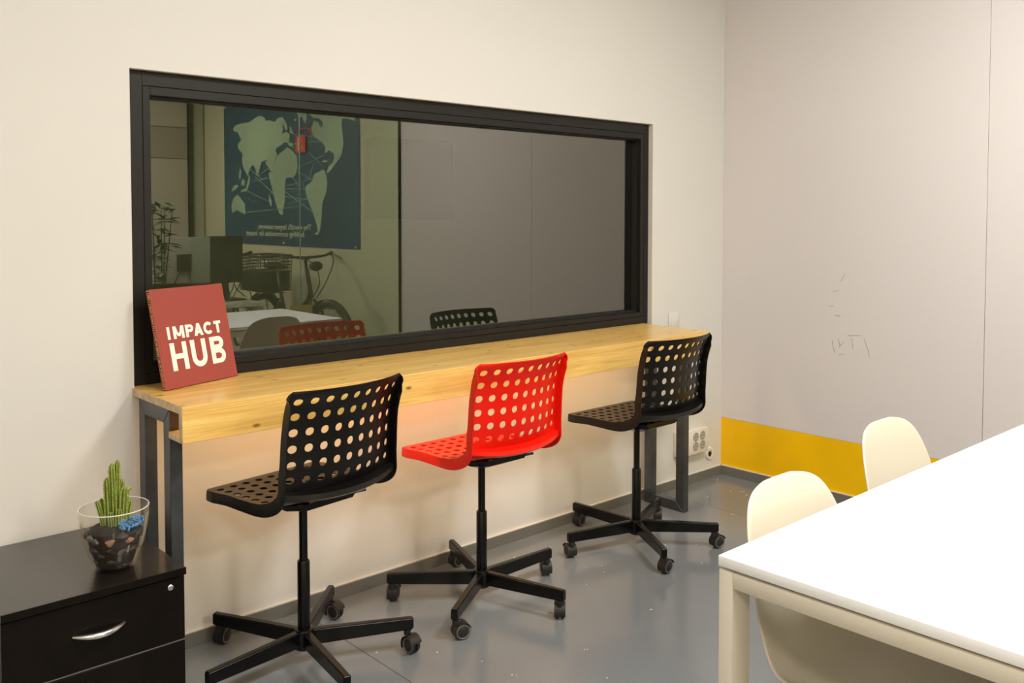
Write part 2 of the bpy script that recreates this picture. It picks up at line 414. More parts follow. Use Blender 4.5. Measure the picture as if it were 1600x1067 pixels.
bm = bm_new(); lathe(bm, [(.013, -.004), (.013, -.011), (.009, -.012), (.008, -.0105)], 16, 'y', (-.004, 0, -.002)); obj('plug_hole', bm, M['dark'], t)
t = thing('wall_switch', 'blank white wall plate just above the right end of the desk', 'switch', (3.565, 0, .80))
obj('cover_plate', B(0, .082, -.009, -.0002, 0, .082, bev=.003), M['wall'], t); obj('rocker', B(.012, .07, -.011, -.0085, .012, .07, bev=.002), M['wall'], t)

# ---------------------------------------------------------------- perforated swivel chairs
def shell_profile():
    P = [(0, .206, .549), (0, .200, .554), (0, .18, .5555), (0, .10, .556), (0, .02, .555), (0, -.07, .558), (0, -.13, .570), (0, -.175, .597), (0, -.200, .635), (0, -.210, .675), (0, -.214, .72), (0, -.220, .78), (0, -.235, .84), (0, -.262, .894)]
    pts = catmull(P, 10); S = [0]
    for a, b in zip(pts, pts[1:]): S.append(S[-1] + (b - a).length)
    return pts, S
PP, SS = shell_profile(); SL = SS[-1]
def prof_at(s):
    s = max(0, min(SL, s)); lo = 0
    while lo < len(SS) - 2 and SS[lo + 1] < s: lo += 1
    k = (s - SS[lo]) / (SS[lo + 1] - SS[lo]); p = PP[lo].lerp(PP[lo + 1], k)
    t = (PP[min(lo + 2, len(PP) - 1)] - PP[max(lo - 1, 0)]).normalized()
    return p, t
def halfw(s):
    z = prof_at(s)[0].z
    k = [(0, .185), (.02, .200), (.06, .206), (.25, .204), (.38, .202), (.50, .198), (.60, .197), (.68, .200), (SL - .02, .205), (SL - .008, .201), (SL - .002, .195), (SL, .189)]
    for (a, wa), (b, wb) in zip(k, k[1:]):
        if s <= b: return wa + (wb - wa) * (s - a) / (b - a)
    return k[-1][1]
def smooth01(x): x = max(0, min(1, x)); return x * x * (3 - 2 * x)
def shell_pt(u, s):
    """u in -1..1 across, s arc length; sitter looks to +y"""
    p, t = prof_at(s)
    back = smooth01((s - .34) / .13)
    x = u * halfw(s)
    y = p.y + .050 * u * u * back
    z = p.z + .007 * (abs(u) ** 2.2) * (1 - back) * smooth01((s - .03) / .12) + .012 * abs(u) ** 2.5 * math.exp(-((s - .38) / .07) ** 2)
    return Vector((x, y, z))
def shell_n(s):
    p, t = prof_at(s); return Vector((0, -t.z, t.y))     # away from the sitter: down under the seat, back behind the back
def perforated_mesh(m):
    bm = bm_new()
    cols = 9; cw = 2 * .97 / cols                       # nine hole columns, margins at both sides
    ucuts = [-1] + [-.97 + i * cw for i in range(cols + 1)] + [1]
    pitch = .0432
    backtop = SL - .0115; bp = .0458
    rows = []
    s = .030
    rows.append((0, .012, 0)); rows.append((.012, s, 0))
    for i in range(7): rows.append((s, s + pitch, 1)); s += pitch
    seat_end = s
    b0 = backtop - 6 * bp
    n = 6
    for i in range(n): rows.append((seat_end + (b0 - seat_end) * i / n, seat_end + (b0 - seat_end) * (i + 1) / n, 0))
    s = b0
    for i in range(6): rows.append((s, s + bp, 1)); s += bp
    rows += [(s, SL - .004, 0), (SL - .004, SL, 0)]
    cache = {}
    def V(u, s_):
        k = (round(u, 5), round(s_, 5))
        if k not in cache: cache[k] = bm.verts.new(shell_pt(u, s_))
        return cache[k]
    sub = 4
    for (s0, s1, hole) in rows:
        for i in range(len(ucuts) - 1):
            u0, u1 = ucuts[i], ucuts[i + 1]
            wide = 1 <= i <= cols
            def edge_pts():
                P = []
                nu = sub if wide else 1
                ns = sub if hole else 1
                for k in range(nu): P.append((u0 + (u1 - u0) * k / nu, s0))
                for k in range(ns): P.append((u1, s0 + (s1 - s0) * k / ns))
                for k in range(nu): P.append((u1 - (u1 - u0) * k / nu, s1))
                for k in range(ns): P.append((u0, s1 - (s1 - s0) * k / ns))
                return P
            P = edge_pts()
            if hole and wide:
                uc, sc = (u0 + u1) / 2, (s0 + s1) / 2; hw = halfw(sc); r = .0118
                ring = []
                for (uu, ss) in P:
                    a = math.atan2((ss - sc), (uu - uc) * hw)
                    ring.append(V(uc + r * math.cos(a) / hw, sc + r * math.sin(a)))
                for k in range(len(P)):
                    k2 = (k + 1) % len(P)
                    bm.faces.new((V(*P[k]), V(*P[k2]), ring[k2], ring[k]))
            elif wide and not hole:
                for k in range(sub):
                    a, b_ = u0 + (u1 - u0) * k / sub, u0 + (u1 - u0) * (k + 1) / sub
                    bm.faces.new((V(a, s0), V(b_, s0), V(b_, s1), V(a, s1)))
            else:
                if hole:
                    for k in range(sub):
                        a, b_ = s0 + (s1 - s0) * k / sub, s0 + (s1 - s0) * (k + 1) / sub
                        bm.faces.new((V(u0, a), V(u1, a), V(u1, b_), V(u0, b_)))
                else: bm.faces.new((V(u0, s0), V(u1, s0), V(u1, s1), V(u0, s1)))
    return to_mesh('perforated_shell', bm, m)
def rim_mesh(m):
    bm = bm_new()
    # side flanges
    for sg in (-1, 1):
        prev = None
        NS = 70
        for i in range(NS + 1):
            s = SL * i / NS
            a = shell_pt(sg, s); n = Vector((0, 0, -1)).lerp(shell_n(s), smooth01((s - .24) / .16)).normalized()
            d = .028 + .009 * math.exp(-((s - .36) / .10) ** 2)
            if s > SL - .05: d = .004 + (.024) * (SL - s) / .05
            if s < .03: d = .027
            out = Vector((sg * .06, 0, 0))
            e = a + (n + out).normalized() * d
            mid = a + (n + out * 2.0).normalized() * d * .5
            cur = [bm.verts.new(a), bm.verts.new(mid), bm.verts.new(e)]
            if prev:
                for k in range(2): bm.faces.new((prev[k], prev[k + 1], cur[k + 1], cur[k]))
            prev = cur
    # front lip
    prev = None
    for i in range(21):
        u = -1 + i / 10; a = shell_pt(u, 0); cur = [bm.verts.new(a), bm.verts.new(a + Vector((0, .001, -.026)))]
        if prev: bm.faces.new((prev[0], prev[1], cur[1], cur[0]))
        prev = cur
    return to_mesh('side_rim', bm, m)
def ledge_mesh(m):
    # rear ledge that joins both side flanges behind the foot of the back
    bm = bm_new(); prev = None
    s0 = 0
    while prof_at(s0)[0].z < .600 or prof_at(s0)[0].y > -.1: s0 += .002
    for i in range(33):
        u = -1 + i / 16
        a = shell_pt(u, s0); k = 1 - abs(u) ** 3
        a.z = .603 + .014 * abs(u) ** 2
        b_ = a + Vector((0, -.010 - .022 * k - .008, -.006))
        c_ = b_ + Vector((0, -.004 * k, -.010 - .002 * k)); d_ = c_ + Vector((0, .014, -.008))
        e_ = Vector((u * .195, -.165 + .03 * u * u, .572))
        cur = [bm.verts.new(q) for q in (a, b_, c_, d_, e_)]
        if prev:
            for q in range(4): bm.faces.new((prev[q], prev[q + 1], cur[q + 1], cur[q]))
        prev = cur
    return to_mesh('rear_ledge', bm, m)
shells = {c: (perforated_mesh(M[c]), rim_mesh(M[c]), ledge_mesh(M[c])) for c in ('black', 'red')}
# under-seat and base meshes, shared
bm = bm_new()
def frust(bm, lo, hi, z0, z1):
    a = [bm.verts.new((x, y, z0)) for x, y in lo]; b_ = [bm.verts.new((x, y, z1)) for x, y in hi]
    for i in range(len(a)): bm.faces.new((a[i], a[(i + 1) % len(a)], b_[(i + 1) % len(a)], b_[i]))
    bm.faces.new(a[::-1]); bm.faces.new(b_)
def oct_(w_, d_, oy=0):
    c = .35; return [(-w_, -d_ * (1 - c) + oy), (-w_ * (1 - c), -d_ + oy), (w_ * (1 - c), -d_ + oy), (w_, -d_ * (1 - c) + oy), (w_, d_ * (1 - c) + oy), (w_ * (1 - c), d_ + oy), (-w_ * (1 - c), d_ + oy), (-w_, d_ * (1 - c) + oy)]
frust(bm, oct_(.045, .05, -.0), oct_(.125, .12, -.01), .500, .532); frust(bm, oct_(.125, .12, -.01), oct_(.15, .13, .0), .5321, .5505)
me_plate = to_mesh('seat_plate', bm, M['tube'])
bm = bm_new(); tube(bm, [(.02, .0, .503), (.09, -.01, .502), (.17, -.035, .507), (.205, -.045, .509)], [.0035, .0035, .0045, .005], 8); me_lever = to_mesh('height_lever', bm, M['tube'])
bm = bm_new(); lathe(bm, [(.0127, .30), (.0127, .488)], 20); me_rod = to_mesh('gas_rod', bm, M['tube'])
bm = bm_new(); lathe(bm, [(.0175, .105), (.0188, .108), (.0188, .3155), (.017, .3185), (.0128, .3187)], 24); me_sleeve = to_mesh('column_sleeve', bm, M['tube'])
bm = bm_new(); lathe(bm, [(.026, .048), (.030, .052), (.031, .100), (.028, .109), (.0189, .111)], 28); me_hub = to_mesh('hub', bm, M['tube'])
bm = bm_new()
f0 = [bm.verts.new((.022, y, z)) for y, z in ((-.013, .058), (.013, .058), (.013, .1065), (-.013, .1065))]
f1 = [bm.verts.new((.334, y, z)) for y, z in ((-.0115, .068), (.0115, .068), (.0115, .105), (-.0115, .105))]
for i in range(4): bm.faces.new((f0[i], f0[(i + 1) % 4], f1[(i + 1) % 4], f1[i]))
bm.faces.new(f0[::-1]); bm.faces.new(f1)
bmesh.ops.bevel(bm, geom=list(bm.edges), offset=.004, segments=3, affect='EDGES')
me_arm = to_mesh('leg', bm, M['tube'])
KS = 1.017
for me in [q for v_ in shells.values() for q in v_] + [me_plate, me_lever]:
    for v_ in me.vertices: v_.co = Vector((v_.co.x * KS, v_.co.y * KS, v_.co.z * KS - .0231))
# caster: stem at the origin, wheels trail along +x
WR = .0265
bm = bm_new(); lathe(bm, [(.007, .045), (.007, .072)], 12); lathe(bm, [(.011, .052), (.011, .0675)], 16)
box(bm, -.004, .024, -.0045, .0045, .030, .062, bev=.002, seg=1)
NS = 14
for i in range(NS):
    a0, a1 = math.radians(20 + 190 * i / NS), math.radians(20 + 190 * (i + 1) / NS); R0, R1 = WR + .0015, WR + .0035; cx, cz = .020, WR
    q = [(cx + R * math.cos(a), cz + R * math.sin(a)) for a, R in ((a0, R0), (a1, R0), (a1, R1), (a0, R1))]
    vs = [[bm.verts.new((x, y, z)) for x, z in q] for y in (-.019, .019)]
    for k in range(4): bm.faces.new((vs[0][k], vs[0][(k + 1) % 4], vs[1][(k + 1) % 4], vs[1][k]))
    bm.faces.new(vs[0][::-1]); bm.faces.new(vs[1])
me_hood = to_mesh('caster', bm, M['wheel'])
bm = bm_new(); lathe(bm, [(.004, 0), (.017, .0015), (.0185, .003), (.0205, .0005), (.0225, .0005), (.0245, .002), (WR, .005), (WR, .012), (.024, .0135), (.004, .0135)], 28, 'y')
for f in bm.faces:
    r = math.hypot(f.calc_center_median().x, f.calc_center_median().z)
    if f.calc_center_median().y < .003 and .0186 < r < .0245: f.material_index = 1
me_wheel = to_mesh('wheel', bm, [M['wheel'], M['ring']])

def crisp(o):
    m = o.modifiers.new('crisp', 'EDGE_SPLIT'); m.split_angle = math.radians(50); return o
def swivel_chair(cx, cy, psi, base, contacts, col, lab):
    rz = math.radians(psi - 90)
    t = thing('swivel_chair', lab, 'chair', (cx, cy, 0), rz, 'perforated swivel chairs at the window desk')
    a, b_, c_ = shells[col]
    crisp(solid(link('seat_shell', a, t), .0042, 0))
    crisp(solid(link('side_rim', b_, t), .0038, 0))
    crisp(solid(link('rear_ledge', c_, t), .003, 0))
    link('seat_plate', me_plate, t); link('height_lever', me_lever, t); link('gas_rod', me_rod, t); link('column_sleeve', me_sleeve, t); link('hub', me_hub, t)
    for k in range(5):
        an = math.radians(base - 72 * k) - rz
        link('leg', me_arm, t, (0, 0, 0), (0, 0, an))
        pv = Vector((.315 * math.cos(an), .315 * math.sin(an), 0))
        r, ca = contacts[k]; ca = math.radians(ca) - rz
        dv = Vector((r * math.cos(ca), r * math.sin(ca), 0)) - pv
        ct = link('caster', me_hood, t, pv, (0, 0, math.atan2(dv.y, dv.x)))
        link('wheel', me_wheel, ct, (.020, -.0175, WR)); link('wheel', me_wheel, ct, (.020, .0175, WR), (0, 0, PI))
    return t
swivel_chair(1.357, -.342, 98.2, 116.8, [(.318, 112), (.303, 39), (.333, 327.9), (.33, 256), (.31, 193)], 'black', 'black perforated swivel chair nearest the dark cabinet')
swivel_chair(2.055, -.355, 90.6, 142.2, [(.31, 137), (.325, 66), (.33, 3), (.305, 290), (.30, 218)], 'red', 'bright red perforated swivel chair between the two black ones')
swivel_chair(2.876, -.378, 89.8, 94.4, [(.317, 91), (.34, 24), (.338, 313.1), (.30, 243), (.313, 162)], 'black', 'black perforated swivel chair at the right end of the desk')

# ---------------------------------------------------------------- red cardboard sign
sa, sal = .355, .221
sn = thing('cardboard_sign', 'dark red cardboard sign with cream lettering leaning on the window frame', 'sign', (1.033, -.121, .8457), sa)
TL = Matrix.Rotation(-sal, 4, 'X')
def tilt(o): o.matrix_local = TL; return o
SW, SH, ST = .291, .302, .013
bm = bm_new(); box(bm, 0, SW, .0, .0012, 0, SH); box(bm, 0, SW, ST - .0012, ST, 0, SH)
tilt(obj('cover_sheet', bm, M['card'], sn, smooth=False))
bm = bm_new()
for i in range(46):     # honeycomb core, open at the edges
    z = .003 + i * (SH - .008) / 45; box(bm, .0006, SW - .0006, .0013, ST - .0013, z, z + .0017 + .0013 * random.random())
for i in range(30):
    z = random.uniform(.004, SH - .02); box(bm, .0004, .004, .004 + .003 * random.random(), .008, z, z + .008)
box(bm, .006, SW - .006, .0013, ST - .0013, .002, SH - .002)
o = tilt(obj('honeycomb_core', bm, M['kraft'], sn, smooth=False)); o['label'] = 'open brown honeycomb cardboard edge'
# letters from strokes in sheet coordinates
bm = bm_new(); LZ = [0]
def q4(a, b_, c_, d_):
    LZ[0] += 1; y = -.0004 - .000002 * (LZ[0] % 9)
    poly(bm, [(a[0], y, a[1]), (b_[0], y, b_[1]), (c_[0], y, c_[1]), (d_[0], y, d_[1])])
def bar(p, q, t_):
    p, q = Vector(p), Vector(q); d_ = (q - p).normalized(); n = Vector((-d_.y, d_.x)) * t_ / 2
    q4(p - n, q - n, q + n, p + n)
def rect(x0, x1, z0, z1): q4((x0, z0), (x1, z0), (x1, z1), (x0, z1))
def arc(cx, cz, rx, rz, a0, a1, t_, n=18):
    for i in range(n):
        A, B_ = math.radians(a0 + (a1 - a0) * i / n), math.radians(a0 + (a1 - a0) * (i + 1) / n)
        f = lambda a, k: (cx + (rx - k) * math.cos(a), cz + (rz - k) * math.sin(a))
        q4(f(A, 0), f(B_, 0), f(B_, t_), f(A, t_))
def letter(ch, x0, x1, z0, z1, t_):
    H = z1 - z0; cx = (x0 + x1) / 2
    if ch == 'I': rect(x0, x1, z0, z1)
    if ch == 'H': rect(x0, x0 + t_, z0, z1); rect(x1 - t_, x1, z0, z1); rect(x0 + t_, x1 - t_, z0 + H / 2 - t_ * .46, z0 + H / 2 + t_ * .46)
    if ch == 'T': rect(x0, x1, z1 - t_ * .9, z1); rect(cx - t_ / 2, cx + t_ / 2, z0, z1 - t_ * .9)
    if ch == 'M':
        rect(x0, x0 + t_, z0, z1); rect(x1 - t_, x1, z0, z1)
        k = t_ * 1.15
        q4((x0 + t_ * .2, z1), (cx - k * .45, z0 + H * .18), (cx, z0 + H * .18), (x0 + t_ * 1.15, z1)); q4((x1 - t_ * .2, z1), (cx + k * .45, z0 + H * .18), (cx, z0 + H * .18), (x1 - t_ * 1.15, z1))
        rect(cx - k * .45, cx + k * .45, z0 + H * .18, z0 + H * .46)
    if ch == 'A':
        q4((x0, z0), (x0 + t_ * 1.1, z0), (cx + t_ * .5, z1), (cx - t_ * .5, z1)); q4((x1, z0), (x1 - t_ * 1.1, z0), (cx - t_ * .5, z1), (cx + t_ * .5, z1)); rect(x0 + t_, x1 - t_, z0 + H * .18, z0 + H * .38)
    if ch == 'P':
        rect(x0, x0 + t_, z0, z1); h = H * .62; rz_ = h / 2; xc = x1 - rz_
        rect(x0 + t_, xc, z1 - t_ * .85, z1); rect(x0 + t_, xc, z1 - h, z1 - h + t_ * .85); arc(xc, z1 - rz_, rz_, rz_, -90, 90, t_ * .88)
    if ch == 'C': arc(cx, (z0 + z1) / 2, (x1 - x0) / 2 * 1.06, H / 2 * 1.03, 42, 318, t_ * .95, 28)
    if ch == 'U':
        r = (x1 - x0) / 2; rect(x0, x0 + t_, z0 + r, z1); rect(x1 - t_, x1, z0 + r, z1); arc(cx, z0 + r, r, r * 1.02, 180, 360, t_)
    if ch == 'B':
        rect(x0, x0 + t_, z0, z1); h1, h2 = H * .48, H * .56
        for zb, h, xx in ((z1 - h1, h1, x1 - .002), (z0, h2, x1)):
            rz_ = h / 2; xc = xx - rz_
            rect(x0 + t_, xc, zb, zb + t_ * .85); rect(x0 + t_, xc, zb + h - t_ * .85, zb + h); arc(xc, zb + rz_, rz_, rz_, -90, 90, t_ * .95)
for ch, a, b_ in (('I', .0395, .0500), ('M', .0620, .1045), ('P', .1105, .1420), ('A', .1430, .1800), ('C', .1835, .2210), ('T', .2265, .2560)): letter(ch, a, b_, .1457, .1842, .0108)
for ch, a, b_ in (('H', .0405, .1038), ('U', .1190, .1800), ('B', .1975, .2560)): letter(ch, a, b_, .0505, .1350, .0172)
tilt(obj('lettering', bm, M['print'], sn, smooth=False))['label'] = 'cream capital letters reading IMPACT HUB'

# ---------------------------------------------------------------- drawer cabinet
cb = thing('drawer_cabinet', 'low dark brown drawer cabinet with a chrome handle against the wall', 'cabinet', (.717, -.25, 0))
CX = .213
obj('body', B(-CX + .002, CX - .002, -.222, .232, .03, .4365), M['cab'], cb)
obj('front_edge', B(-CX - .001, CX + .001, -.250, -.2486, .4368, .4549), M['cab'], cb)
obj('cabinet_top', B(-CX - .001, CX + .001, -.2485, .236, .4368, .455, bev=.0012, seg=1), M['cabtop'], cb)
obj('plinth', B(-CX + .02, CX - .02, -.20, .22, .0, .0299), M['cab'], cb)
for i, (z0, z1) in enumerate(((.267, .4315), (.0985, .262), (.034, .0935))):
    dr = obj('drawer', B(-CX + .001, CX - .001, -.2415, -.2225, z0, z1, bev=.001, seg=1), M['cab'], cb)
    if i < 2:
        obj('edge_strip', B(-CX + .001, CX - .001, -.2412, -.2225, z0 - .0032, z0 - .0006), M['alu'], dr)
        zc = z0 + .085; bm = bm_new(); n = 18; pts = []; rr = []
        for k in range(n + 1):
            a = -1 + 2 * k / n; pts.append((a * .060, -.2430 - .024 * (1 - a * a), zc + .003 * a * a)); rr.append(.0035 + .0045 * (1 - abs(a) ** 2.2))
        tube(bm, pts, rr, 12)
        hd = obj('handle', bm, M['chrome'], dr); hd['label'] = 'curved satin chrome bow handle'
    if i == 0:
        bm = bm_new(); lathe(bm, [(.0075, -.2416), (.0075, -.2455), (.006, -.2468)], 20, 'y', (.175, 0, .41)); obj('lock', bm, M['chrome'], dr)

# ---------------------------------------------------------------- glass vase with cactus
vx, vy, vz = .797, -.371, .455
vs = thing('glass_vase', 'round clear glass vase of dark stones on the brown cabinet', 'vase', (vx, vy, vz))
VP = [(.002, 0), (.046, .0), (.050, .003), (.060, .03), (.071, .06), (.079, .095), (.0835, .13), (.0845, .155)]
VI = [(r - .0024, max(z, .006)) for r, z in VP[2:]][::-1]
bm = bm_new(); lathe(bm, VP + [(.0835, .1565)] + VI + [(.002, .006)], 48); obj('glass_wall', bm, M['vase'], vs)
bm = bm_new(); tube(bm, [(.0838 * math.cos(a), .0838 * math.sin(a), .1562) for a in [2 * PI * i / 48 for i in range(48)]], .0013, 6, closed=True); obj('rim', bm, M['socket'], vs)
def ri(z):
    for (a, za), (b_, zb) in zip(VI[::-1], VI[::-1][1:]):
        if z <= zb: return a + (b_ - a) * (z - za) / (zb - za)
    return .08
bm = bm_new(); lathe(bm, [(.001, .0065), (.040, .0065), (ri(.02) - .006, .02), (ri(.05) - .008, .05), (ri(.08) - .010, .08), (ri(.10) - .014, .10), (.05, .108), (.001, .110)], 28)
for v_ in bm.verts: v_.co *= 1 + .0
o = obj('soil', bm, M['soil'], None, (vx, vy, vz)); tag(o, 'dark soil filling the round glass vase', 'soil', kind='stuff')
def rock(r, seed, sq=(1, 1, .75)):
    rnd = random.Random(seed); bm = bm_new(); bmesh.ops.create_icosphere(bm, subdivisions=2, radius=r)
    ax = [(Vector((rnd.uniform(-1, 1), rnd.uniform(-1, 1), rnd.uniform(-1, 1))).normalized(), rnd.uniform(.6, .95)) for _ in range(9)]
    for v_ in bm.verts:
        for n, k in ax:
            d_ = v_.co.dot(n)
            if d_ > k * r: v_.co -= n * (d_ - k * r)
        v_.co = Vector((v_.co.x * sq[0], v_.co.y * sq[1], v_.co.z * sq[2]))
    return bm
camdir = math.atan2(-2.766 - vy, 0 - vx)
for i in range(24):
    lev = i // 8; z = (.022, .054, .086)[lev] + random.uniform(-.008, .008)
    an = camdir + math.radians(-92 + 26 * (i % 8) + 8 * (lev % 2) + random.uniform(-6, 6)); r = random.uniform(.0145, .019)
    mm = 'stone'
    if i in (17, 18): mm = 'stoneg'
    if i == 19: mm = 'stonep'
    if i == 21: mm = 'stonep2'
    R = ri(z) - r * .93 - .0035
    o = obj('stone', rock(r, i), M[mm.rstrip('2')], None, (vx + R * math.cos(an), vy + R * math.sin(an), vz + z), (0, 0, random.uniform(0, 3)))
    lb = {'stone': 'dark brown stone pressed against the inside of the glass vase', 'stoneg': 'pale grey stone near the left rim of the glass vase', 'stonep': 'pinkish tan stone in the middle of the glass vase', 'stonep2': 'pinkish stone under the blue gravel in the vase'}[mm]
    if mm == 'stone': lb = 'dark brown stone in the %s layer inside the glass vase' % ('bottom', 'middle', 'top')[lev]
    tag(o, lb, 'stone', {'stone': 'dark stones in the %s layer of the vase' % ('bottom', 'middle', 'top')[lev]}.get(mm) or {'stone': 'dark stones in the glass vase', 'stoneg': 'grey stones in the glass vase', 'stonep': None, 'stonep2': None}[mm])
bm = bm_new()
for i in range(170):
    a = camdir + math.radians(random.uniform(18, 115)); r = random.uniform(.030, .071); z = .110 + random.uniform(0, .009) + (.071 - r) * .1
    s = random.uniform(.0022, .004); b2 = bmesh.ops.create_icosphere(bm, subdivisions=1, radius=s, matrix=Matrix.Translation((r * math.cos(a), r * math.sin(a), z)))
    for v_ in b2['verts']: v_.co += Vector((random.uniform(-1, 1), random.uniform(-1, 1), random.uniform(-1, 1))) * s * .25
o = obj('blue_gravel', bm, M['blue'], None, (vx, vy, vz)); tag(o, 'bright blue gravel heaped at the right of the vase', 'gravel', kind='stuff')
ct = thing('cactus', 'spiky green columnar cactus growing out of the glass vase', 'cactus', (vx, vy, vz + .108))
rtv = Vector((math.cos(yaw - .2), -math.sin(yaw - .2), 0))
def cstem(dx, dy, h, r, lx, ly, name='stem'):
    base = rtv * dx + Vector((0, 1, 0)) * dy
    bm = bm_new(); n = 30; nr = 24; rings = []
    for i in range(nr + 1):
        t_ = i / nr; c_ = base + rtv * lx * t_ ** 1.4 + Vector((0, 1, 0)) * ly * t_ + Vector((0, 0, h * t_))
        R = r * (1 - .12 * t_) * (1 if t_ < .88 else math.sqrt(max(.02, 1 - ((t_ - .88) / .122) ** 2)))
        rings.append([bm.verts.new(c_ + Vector((math.cos(2 * PI * k / n), math.sin(2 * PI * k / n), 0)) * R * (.78 + .3 * (k % 5 == 0) + .06 * (k % 5 in (1, 4)) + (.10 if (k % 5 == 0 and i % 2) else 0))) for k in range(n)])
    for A, Bq in zip(rings, rings[1:]):
        for k in range(n):
            f = bm.faces.new((A[k], A[(k + 1) % n], Bq[(k + 1) % n], Bq[k])); f.material_index = 1 if k % 5 in (0, 4) else 0
    bm.faces.new(rings[0][::-1]); bm.faces.new(rings[-1])
    return obj(name, bm, [M['stem'], M['spine']], ct, (0, 0, -.004), smooth=False)
for a in ((.000, .000, .165, .010, -.004, 0), (.009, .004, .172, .0085, .002, 0), (-.012, .000, .128, .0105, -.004, 0), (.020, -.006, .105, .011, .006, 0), (.030, .004, .068, .009, .010, 0), (-.026, -.002, .070, .007, -.016, 0), (-.022, .010, .072, .0065, -.004, .004), (.006, -.016, .050, .009, .002, 0), (-.010, -.014, .042, .008, -.003, 0), (.012, .012, .12, .009, .012, 0)):
    cstem(*a)
bm = bm_new(); tube(bm, [rtv * .022 + Vector((0, 0, .086)), rtv * .036 + Vector((0, 0, .092)), rtv * .046 + Vector((0, 0, .099))], [.0045, .0055, .002], 8); obj('side_shoot', bm, M['spine'], ct)

# ---------------------------------------------------------------- white table
TX0, TX1, TY0, TY1 = 1.3816, 2.93, -2.577, -1.8128
tb = thing('white_table', 'large white rectangular table with a cream metal frame in the foreground', 'table', (0, 0, 0))
obj('table_top', B(TX0, TX1, TY0, TY1, .7205, .740, bev=.0012, seg=2), M['white'], tb)
fx0, fx1, fy0, fy1 = TX0 + .0008, TX1 - .001, TY0 + .001, TY1 - .001
for xa, xb in ((fx0, fx0 + .058), (fx1 - .058, fx1)):
    for ya, yb in ((fy0, fy0 + .029), (fy1 - .029, fy1)):
        lg = obj('leg', B(xa, xb, ya, yb, .004, .7155, bev=.002, seg=2), M['cream'], tb)
        obj('foot_pad', B(xa + .008, xb - .008, ya + .006, yb - .006, 0, .004), M['dark'], lg)
    obj('end_rail', B(xa, xb, fy0 + .0292, fy1 - .0292, .6855, .7155, bev=.002, seg=2), M['cream'], tb)
for ya, yb in ((fy0, fy0 + .029), (fy1 - .029, fy1)):
    obj('side_rail', B(fx0 + .0582, fx1 - .0582, ya, yb, .6855, .7155, bev=.002, seg=2), M['cream'], tb)
obj('spacer', B(fx0 + .02, fx1 - .02, fy0 + .012, fy1 - .012, .7156, .7203), M['dark'], tb)

# ---------------------------------------------------------------- ivory shell chairs
def shell_chair(loc, rz, lab):
    t = thing('shell_chair', lab, 'chair', loc, rz, 'ivory shell chairs on the window side of the white table')
    P = [(0, .235, .425), (0, .215, .442), (0, .12, .436), (0, .02, .425), (0, -.08, .425), (0, -.15, .443), (0, -.20, .490), (0, -.228, .560), (0, -.248, .64), (0, -.266, .72), (0, -.285, .805)]
    pts = catmull(P, 6); pts = pts[:-7] + [pts[-7].lerp(pts[-1], q_ / 12) for q_ in range(13)]; n = len(pts); bm = bm_new(); rows = []
    wd = [(0, .15), (.04, .18), (.12, .205), (.3, .220), (.5, .216), (.62, .208), (.75, .198), (.80, .1925), (.84, .187), (.88, .179), (.91, .170), (.94, .157), (.96, .144), (.975, .128), (.987, .108), (.995, .082), (1, .05)]
    S = [0]
    for a, b_ in zip(pts, pts[1:]): S.append(S[-1] + (b_ - a).length)
    for i, p in enumerate(pts):
        k = S[i] / S[-1]
        for (a, wa), (b_, wb) in zip(wd, wd[1:]):
            if k <= b_ + 1e-9: hw = wa + (wb - wa) * (k - a) / (b_ - a); break
        back = smooth01((k - .42) / .2); row = []
        for j in range(21):
            u = -1 + j / 10; x = u * hw; xx = abs(x) / .23
            y = p.y + .045 * xx ** 2.3 * back; z = p.z + .05 * xx ** 2.6 * (1 - back) * smooth01(k / .15) + .02 * xx ** 3 * math.exp(-((k - .5) / .12) ** 2)
            row.append(bm.verts.new((x, y, z)))
        rows.append(row)
    for A, Bq in zip(rows, rows[1:]):
        for j in range(20): bm.faces.new((A[j], A[j + 1], Bq[j + 1], Bq[j]))
    o = obj('seat_shell', bm, M['shell'], t); solid(o, .007, 0)
    sm = o.modifiers.new('s', 'SUBSURF'); sm.levels = sm.render_levels = 1
    bm = bm_new()
    for a in ((-.14, .14, .10, .13), (-.14, .14, -.12, -.09)): box(bm, *a, .395, .415, bev=.003)
    box(bm, -.02, .02, -.09, .10, .395, .412)
    obj('under_frame', bm, M['cream'], t)
    for sx in (-1, 1):
        for sy in (-1, 1):
            bm = bm_new(); tube(bm, [(sx * .13, sy * .11, .405), (sx * .19, sy * .19, 0.0)], [.013, .010], 12)
            for v_ in bm.verts:
                if v_.co.z < .02: v_.co.z = .0
            obj('leg', bm, M['cream'], t)
    return t
shell_chair((1.715, -2.015, 0), PI + .0, 'ivory plastic shell chair pushed in at the near corner of the table')
shell_chair((2.40, -1.915, 0), PI + .0, 'ivory plastic shell chair further along the table by the yellow band')

